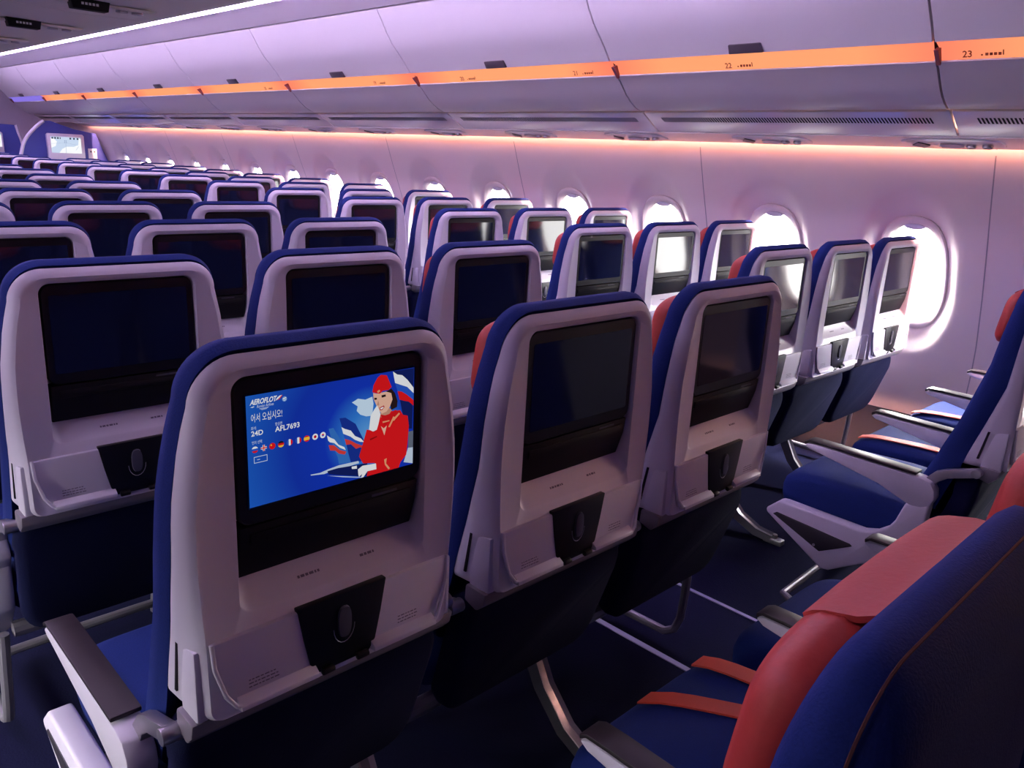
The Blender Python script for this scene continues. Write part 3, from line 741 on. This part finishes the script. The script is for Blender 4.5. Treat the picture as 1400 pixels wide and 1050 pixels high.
for i in range(1, len(BND)):
    y0, y1 = BND[i-1], BND[i]
    o = thing('overhead_bin', BINLAB[i+1], 'overhead bin', (2.9, (y0+y1)/2, 1.67), 'window-side overhead bins')
    o_inv = Vector((-2.9, -(y0+y1)/2, -1.67))
    def part(name, b, m, par=o, bevel=0, label=None):
        b.v = [tuple(Vector(p) + o_inv) for p in b.v]
        return ob(name, b.mesh(name, m, bevel), par, None, label)
    g = .0045
    b = MB(); b.prism(DOOR + off(DOOR, .03)[::-1], 'y', y0+g, y1-g); part('bin_door', b, BINM)
    b = MB(); b.prism(bin_edge, 'y', y0+.009, y1-.009)
    ls = part('light_strip', b, VIOLET if i == len(BND)-1 else ORANGE, label='glowing orange strip' if i < len(BND)-1 else 'glowing violet strip')
    b = MB(); b.prism(LIP + [(p[0]+.01, p[1]+.03) for p in LIP[::-1]], 'y', y0+g, y1-g); part('bin_lip', b, LIPM)
    b = MB(); b.prism([(2.55, 2.20), (2.80, 1.90), (2.86, 1.83), (3.02, 1.72), (3.325, 1.72), (3.325, 2.20)], 'y', y0, y1); part('bin_body', b, GAP)
    b = MB(); yc = (y0+y1)/2
    b.add([(2.712+dx, yc+dy, 1.922+dz) for dx, dy, dz in ((-.004, -.075, -.002), (-.004, .075, -.002), (.022, .080, -.036), (.022, -.080, -.036))] +
          [(2.690+dx, yc+dy, 1.910+dz) for dx, dy, dz in ((.004, -.070, .004), (.004, .070, .004), (.032, .078, -.028), (.032, -.078, -.028))], [(0,1,2,3), (4,7,6,5), (0,4,5,1), (1,5,6,2), (2,6,7,3), (3,7,4,0)])
    part('bin_latch', b, DARKG, bevel=.004)
    b = MB(); b.prism([(2.7795, 1.8735), (2.8075, 1.8275), (2.80, 1.815), (2.75, 1.86)], 'y', y1-.016, y1-.001); part('strip_cap', b, CAPM)
    for s, yy in NUMS.get(i+1, []):
        b = MB(); n_ = Vector((-.856, 0, -.517)); dn = Vector((.517, 0, -.856)); o3 = Vector((2.7925, yy, 1.8475)) + n_*.0016 + dn*.010
        vs, fs = text_mesh(s, .033, None, bold=.0006)
        b.add([o3 + Vector((0, -p[0], 0)) - dn*p[1] for p in vs], fs)
        part('row_number', b, PRINTO, ls); b = MB()
        for q, (w_, h_) in enumerate(((.006, .006), (.010, .010), (.010, .010), (.010, .010), (.010, .010), (.004, .018))):
            yq = -.060 - q*.0135
            b.add([o3 + Vector((0, yq, 0)) - dn*.003, o3 + Vector((0, yq-w_, 0)) - dn*.003, o3 + Vector((0, yq-w_, 0)) - dn*(.003+h_), o3 + Vector((0, yq, 0)) - dn*(.003+h_)], [(0, 1, 2, 3)])
        part('seat_letters', b, PRINTO, ls)
# vent panels under the bins
for i in range(1, len(BND)):
    y0, y1 = BND[i-1], BND[i]; yc = (y0+y1)/2
    o = thing('vent_panel', 'white panel with long dark air grille, %s' % ('below the overhead bin at the right corner' if i == 1 else 'below the %s overhead bin from the right edge' % ORD[i-1]),
              'air vent', (3.1, yc, 1.63), 'air vent panels under the bins')
    A, B = Vector((3.035, 0, 1.676)), Vector((3.178, 0, 1.592)); d = (B-A).normalized(); nn = Vector((d.z, 0, -d.x))   # facing down and inboard
    if nn.x > 0: nn = -nn
    o_inv = Vector((-3.1, -yc, -1.63))
    b = MB(); b.prism([(A.x, A.z), (B.x, B.z), (B.x+.02, B.z+.03), (A.x+.02, A.z+.03)], 'y', y0+.004, y1-.004)
    b.v = [tuple(Vector(p) + o_inv) for p in b.v]; ob('panel', b.mesh('vent_panel', VENTM, .003), o)
    b = MB(); n = 96; L = y1-y0-.16
    for k in range(n):
        ya = y0+.08 + L*k/n; yb_ = ya + L/n*.55
        p0 = A + d*.040 + nn*.0008; p1 = A + d*.078 + nn*.0008
        b.add([(p0.x, ya, p0.z), (p0.x, yb_, p0.z), (p1.x, yb_-.006, p1.z), (p1.x, ya-.006, p1.z)], [(0, 1, 2, 3)])
    b.v = [tuple(Vector(p) + o_inv) for p in b.v]; ob('grille', b.mesh('grille', GAP, flat=True), o)
# service strip between vents and wall, with a unit above each row
b = MB(); b.prism([(3.178, 1.588), (3.350, 1.5535), (3.350, 1.566), (3.19, 1.62)], 'y', YBEG, 11.2); struct('trim_5', b.mesh('service_strip', VENTM), label='white strip between air vents and window wall')
def unit(y, label):
    o = thing('service_unit', label, 'reading light unit', (3.28, y, 1.567), 'reading light units above the window rows')
    A = Vector((3.178, 0, 1.588)); d = Vector((.194, 0, -.039)).normalized(); nn = Vector((-.197, 0, -.98)).normalized()
    def Q(a, yy, h): p = A + d*a + nn*h; return Vector((p.x-3.28, yy, p.z-1.567))
    b = MB(); n = 24
    b.loft([[Q(.095 + .075*math.copysign(abs(math.cos(t))**.6, math.cos(t))*k, -.10 + .20*math.copysign(abs(math.sin(t))**.6, math.sin(t))*k, h) for t in [2*PI*i/n for i in range(n)]] for k, h in ((1, 0), (.98, .004), (.9, .006))], False, True)
    ob('unit_plate', b.mesh('unit_plate', VENTM), o)
    b = MB(); c_ = [Q(.055, .02, .006), Q(.10, .055, .006), Q(.145, .02, .006), Q(.10, -.015, .006)]; c2 = [p + nn*.004 for p in c_]
    b.loft([c_, c2], True, True); ob('sign_window', b.mesh('sign_window', DARKG), o)
    b = MB(); b.loft([[Q(.10 + .034*math.cos(t)*k, -.10 + .05*math.sin(t)*k, h) for t in [2*PI*i/20 for i in range(20)]] for k, h in ((1, .005), (.9, .012), (.5, .013))], False, True)
    ob('speaker_cover', b.mesh('speaker_cover', LIPM), o)
    for yy in (-.175, -.235):
        b = MB(); b.loft([[Q(.10 + .020*math.cos(t)*k, yy + .020*math.sin(t)*k, h) for t in [2*PI*i/14 for i in range(14)]] for k, h in ((1, .004), (.95, .016), (.6, .018), (.55, .010))], False, True)
        ob('air_nozzle', b.mesh('air_nozzle', METAL), o)
for k in range(-1, 12):
    unit(.40 + PITCH*k, ('reading light unit over the nearest bright-screen window row' if k == 0 else 'reading light unit at the right edge of the wall top') if k <= 0 else 'reading light unit over the %s window row ahead of the nearest bright-screen row' % ORD[k-1])

LY0 = .2
# panel between the bins and the ceiling light + the lights themselves
b = MB(); b.prism([(2.220, 2.293), (2.252, 2.2805), (2.275, 2.300), (2.485, 2.214), (2.50, 2.24), (2.30, 2.34), (2.225, 2.315)], 'y', YBEG, 11.6); struct('trim_6', b.mesh('ceiling_cove', BINM), label='lilac-lit ceiling panel above the overhead bins')
b = MB(); b.prism([(2.262, 2.33), (2.50, 2.225), (2.56, 2.20), (2.75, 2.39), (2.262, 2.40)], 'y', YBEG, 11.6); struct('trim_7', b.mesh('cove_backing', GAP))
b = MB(); b.box(2.222, 2.250, LY0, 11.6, 2.2835, 2.2845)
b.v = [(x, y, z - (x-2.237)*.40) for x, y, z in b.v]
thing('ceiling_light', 'bright white-lilac light line running along the top of the bins', 'ceiling light', (0, 0, 0), 'cabin light lines', b.mesh('ceiling_light', LED))
b = MB(); b.tube([(1.08, .5, 2.31), (1.08, 11.6, 2.31)], .016, 10)
thing('ceiling_light', 'light line above the centre bins, facing the right aisle', 'ceiling light', (0, 0, 0), 'cabin light lines', b.mesh('ceiling_light', LEDC))
b = MB(); b.tube([(.28, 1.0, 2.31), (.28, 11.6, 2.31)], .016, 10)
thing('ceiling_light', 'light line above the centre bins, facing the left aisle', 'ceiling light', (0, 0, 0), 'cabin light lines', b.mesh('ceiling_light', LEDC))
b = MB(); b.box(2.2365, 2.2375, 0, 11.6, 2.277, 2.297)
b.v = [(1.36 - (2.237 + (x-2.237) + (z-2.287)*-.9), y, z) for x, y, z in b.v]
thing('ceiling_light', 'light line along the left-hand bins', 'ceiling light', (0, 0, 0), 'cabin light lines', b.mesh('ceiling_light', LED))
b = MB(); b.box(3.262, 3.268, YBEG+.1, 11.2, 1.625, 1.70)
thing('cove_light', 'peach cove light washing the top of the window wall', 'cove light', (0, 0, 0), None, b.mesh('cove_light', PEACH))
b = MB(); b.tube([(3.354, YBEG+.1, 1.78), (3.354, 11.2, 1.78)], .012, 8)
thing('cove_light', 'added peach tube hidden behind the bins to light the window wall', 'cove light', (0, 0, 0), None, b.mesh('cove_light', PEACH2))  # extra tube put in to even out the peach wash
# left-hand bins (out of frame) as one trim
b = MB()
mir = lambda pts: [(1.36-x, z) for x, z in pts]
b.prism(mir([(2.275, 2.305), (2.485, 2.214)] + DOOR + bin_edge[1:3] + LIP + [(3.178, 1.588), (3.372, 1.549), (3.372, 2.3)]), 'y', YBEG, 11.6)
struct('trim_8', b.mesh('left_bins', BINM))

# ------------------------------------------------------------------ centre bins
CB = [(.235, 1.965), (.30, 1.905), (.42, 1.875), (.68, 1.868), (.94, 1.875), (1.06, 1.905), (1.125, 1.965), (1.14, 2.05), (1.10, 2.20), (.26, 2.20), (.22, 2.05)]
cy0 = 1.05
for i in range(6):
    y0, y1 = cy0 + 1.63*i, cy0 + 1.63*(i+1)
    o = thing('centre_bin', 'dim grey underside of the centre overhead bin, %s from us' % ORD[i], 'overhead bin', (.68, (y0+y1)/2, 1.87), 'centre overhead bins')
    b = MB(); b.prism([(x-.68, z-1.87) for x, z in CB], 'y', -(y1-y0)/2+.004, (y1-y0)/2-.004); ob('bin_body', b.mesh('centre_bin_body', CEIL, angle=50), o)
SIGNS = [1.50 + .8128*k for k in range(10)]
for k, y in enumerate(SIGNS):
    o = thing('passenger_sign', 'small black sign plate on the centre bin underside, %s from us' % ORD[k], 'sign', (.62, y, 1.860), 'black sign plates under the centre bins')
    b = MB(); b.prism([(-.065, .010), (.065, .010), (.058, -.024), (-.058, -.024)], 'y', -.022, .022); ob('sign_plate', b.mesh('sign_plate', MATTE, .002), o)
    b = MB()
    for q in range(5): b.box(-.030+.012*q, -.022+.012*q, -.0235, -.0215, -.010, -.002)
    ob('sign_text', b.mesh('sign_text', CARD, flat=True), o)
    for xq in (.12, .175): b = MB(); b.cyl((xq, .03, -.004), 'z', .020, .014, 16); ob('reading_light', b.mesh('reading_light', METAL), o)
    b = MB(); b.prism([(-.13, .006), (.24, .006), (.22, -.004), (-.11, -.004)], 'y', .005, .075); ob('sign_base', b.mesh('sign_base', CEIL, .002), o)

# ------------------------------------------------------------------ front partitions
def partition(label, outline, edge, y, loc):
    o = thing('partition', label, 'partition', (loc, y, 0), 'blue front partitions')
    b = MB(); b.prism([(x-loc, z) for x, z in outline], 'y', 0, .05); ob('partition_panel', b.mesh('partition_panel', PBLUE), o)
    b = MB(); b.tube([(x-loc, -.004, z) for x, z in edge], .022, 8); ob('edge_trim', b.mesh('edge_trim', PEDGE), o)
    return o
LE = [(2.42, 0), (2.42, .85), (2.445, 1.02), (2.468, 1.102), (2.495, 1.195), (2.519, 1.279), (2.545, 1.335), (2.579, 1.388), (2.615, 1.432), (2.653, 1.473), (2.69, 1.51), (2.735, 1.55), (2.78, 1.585)]
partition('blue arched partition at the front right with a map screen on it', LE + [(2.86, 1.59), (3.0, 1.545), (3.13, 1.505), (3.30, 1.475), (3.395, 1.462), (3.46, 1.287), (3.535, 1.10), (3.62, .8), (3.66, .5), (3.60, 0)], LE, 11.02, 3.0)
LP = [(1.6, 0), (2.74, 0), (2.73, 1.0), (2.715, 1.20), (2.683, 1.347), (2.66, 1.43), (2.64, 1.52), (1.6, 1.55)]
partition('blue partition at the left edge, behind the arched one', LP, LP[1:7], 11.75, 2.2)
def map_screen(label, x0, x1, z0, z1, sx0, sx1, sz0, sz1, y):
    o = thing('wall_monitor', label, 'monitor', ((x0+x1)/2, y, 0), 'monitors on the front partitions'); cx = (x0+x1)/2
    b = MB(); b.prism([(x0-cx+.008, z0), (x1-cx, z0), (x1-cx, z1-.02), (x1-cx-.02, z1), (x0-cx+.02, z1), (x0-cx, z1-.02)], 'y', -.06, 0); ob('monitor_body', b.mesh('monitor_body', SHELL, .008), o)
    m1, m2, m3, m4 = emis('map_pale', lin(206, 222, 246), .95), emis('map_white', lin(250, 252, 255), 1.0), emis('map_dark', lin(58, 66, 90), 1.0), emis('map_line', lin(150, 168, 205), 1.0)
    U = lambda u, v, l: (sx0-cx + (sx1-sx0)*u, -.061 - l*.0004, sz0 + (sz1-sz0)*v)
    b = MB()
    def poly(p, mi, l): b.mi = mi; b.add([U(u, v, l) for u, v in p], [list(range(len(p)))])
    poly([(0, 0), (1, 0), (1, 1), (0, 1)], 0, 1)
    poly([(.25, 0), (1, 0), (1, .9), (.93, .95), (.9, .55), (.75, .42), (.5, .40), (.35, .25)], 1, 2)
    poly([(0, .3), (.15, .42), (.2, .7), (.1, .88), (0, .9)], 1, 2)
    for a in (.03, .12, .21, .30, .62, .74, .86):
        w = .06 if a != .30 else .03
        poly([(a, .86), (a+w, .86), (a+w, .97), (a, .97)], 2, 3)
    for a, v in ((.44, .62), (.49, .62), (.44, .72), (.49, .72)): poly([(a, v), (a+.03, v), (a+.03, v+.07), (a, v+.07)], 3, 3)
    for p in ([(.0, .55), (.44, .64), (.44, .65), (0, .56)], [(.52, .64), (.9, .5), (.9, .51), (.52, .65)], [(.47, 0), (.48, 0), (.49, .6), (.48, .6)], [(.8, .2), (.9, .45), (.91, .45), (.81, .2)]): poly(p, 3, 3)
    ob('map_display', b.mesh('map_display', [m1, m2, m3, m4], flat=True), o, None, 'lit pale blue flight map')
map_screen('white framed monitor showing a pale flight map on the arched blue partition', 2.783, 3.228, 1.05, 1.440, 2.826, 3.186, 1.198, 1.400, 11.02)
map_screen('white framed monitor cut off by the left edge of the view', 2.02, 2.462, 1.142, 1.425, 2.07, 2.44, 1.233, 1.40, 11.75)
o = thing('notice_card', 'small white card on the blue partition, right of the map monitor', 'card', (3.336, 11.02, 1.19))
b = MB(); b.box(-.054, .054, -.008, 0, -.078, .078); ob('card', b.mesh('card', CARD, .003), o)
for xq in (-.03, .014): b = MB(); b.box(xq, xq+.018, -.0095, -.008, .028, .050); ob('card_print', b.mesh('card_print', DARKG), o)

# ------------------------------------------------------------------ daylight and render settings
wd = bpy.data.worlds.new('daylight'); scn.world = wd; wd.use_nodes = True; nt = wd.node_tree
bg = nt.nodes['Background']
tc = nt.nodes.new('ShaderNodeTexCoord'); sp = nt.nodes.new('ShaderNodeSeparateXYZ'); mr = nt.nodes.new('ShaderNodeMapRange')
nt.links.new(tc.outputs['Generated'], sp.inputs[0]); nt.links.new(sp.outputs['Z'], mr.inputs[0])
mr.inputs[1].default_value = .05; mr.inputs[2].default_value = .34; mr.inputs[3].default_value = 14.0; mr.inputs[4].default_value = 150.0
m2 = nt.nodes.new('ShaderNodeMapRange'); m2.inputs[1].default_value = -.34; m2.inputs[2].default_value = -.20; m2.inputs[3].default_value = .1; m2.inputs[4].default_value = 1.0
nt.links.new(sp.outputs['Z'], m2.inputs[0]); mm = nt.nodes.new('ShaderNodeMath'); mm.operation = 'MULTIPLY'
nt.links.new(mr.outputs[0], mm.inputs[0]); nt.links.new(m2.outputs[0], mm.inputs[1])
nt.links.new(mm.outputs[0], bg.inputs['Strength']); bg.inputs[0].default_value = (1.0, .97, .95, 1)
vs = scn.view_settings
scn.display_settings.display_device = 'sRGB'
vs.view_transform = 'Standard'; vs.look = 'None'; vs.exposure = 0; vs.gamma = 1; vs.use_curve_mapping = False
scn.cycles.max_bounces = 8; scn.cycles.diffuse_bounces = 5; scn.cycles.glossy_bounces = 3; scn.cycles.transparent_max_bounces = 8
scn.cycles.sample_clamp_indirect = 6
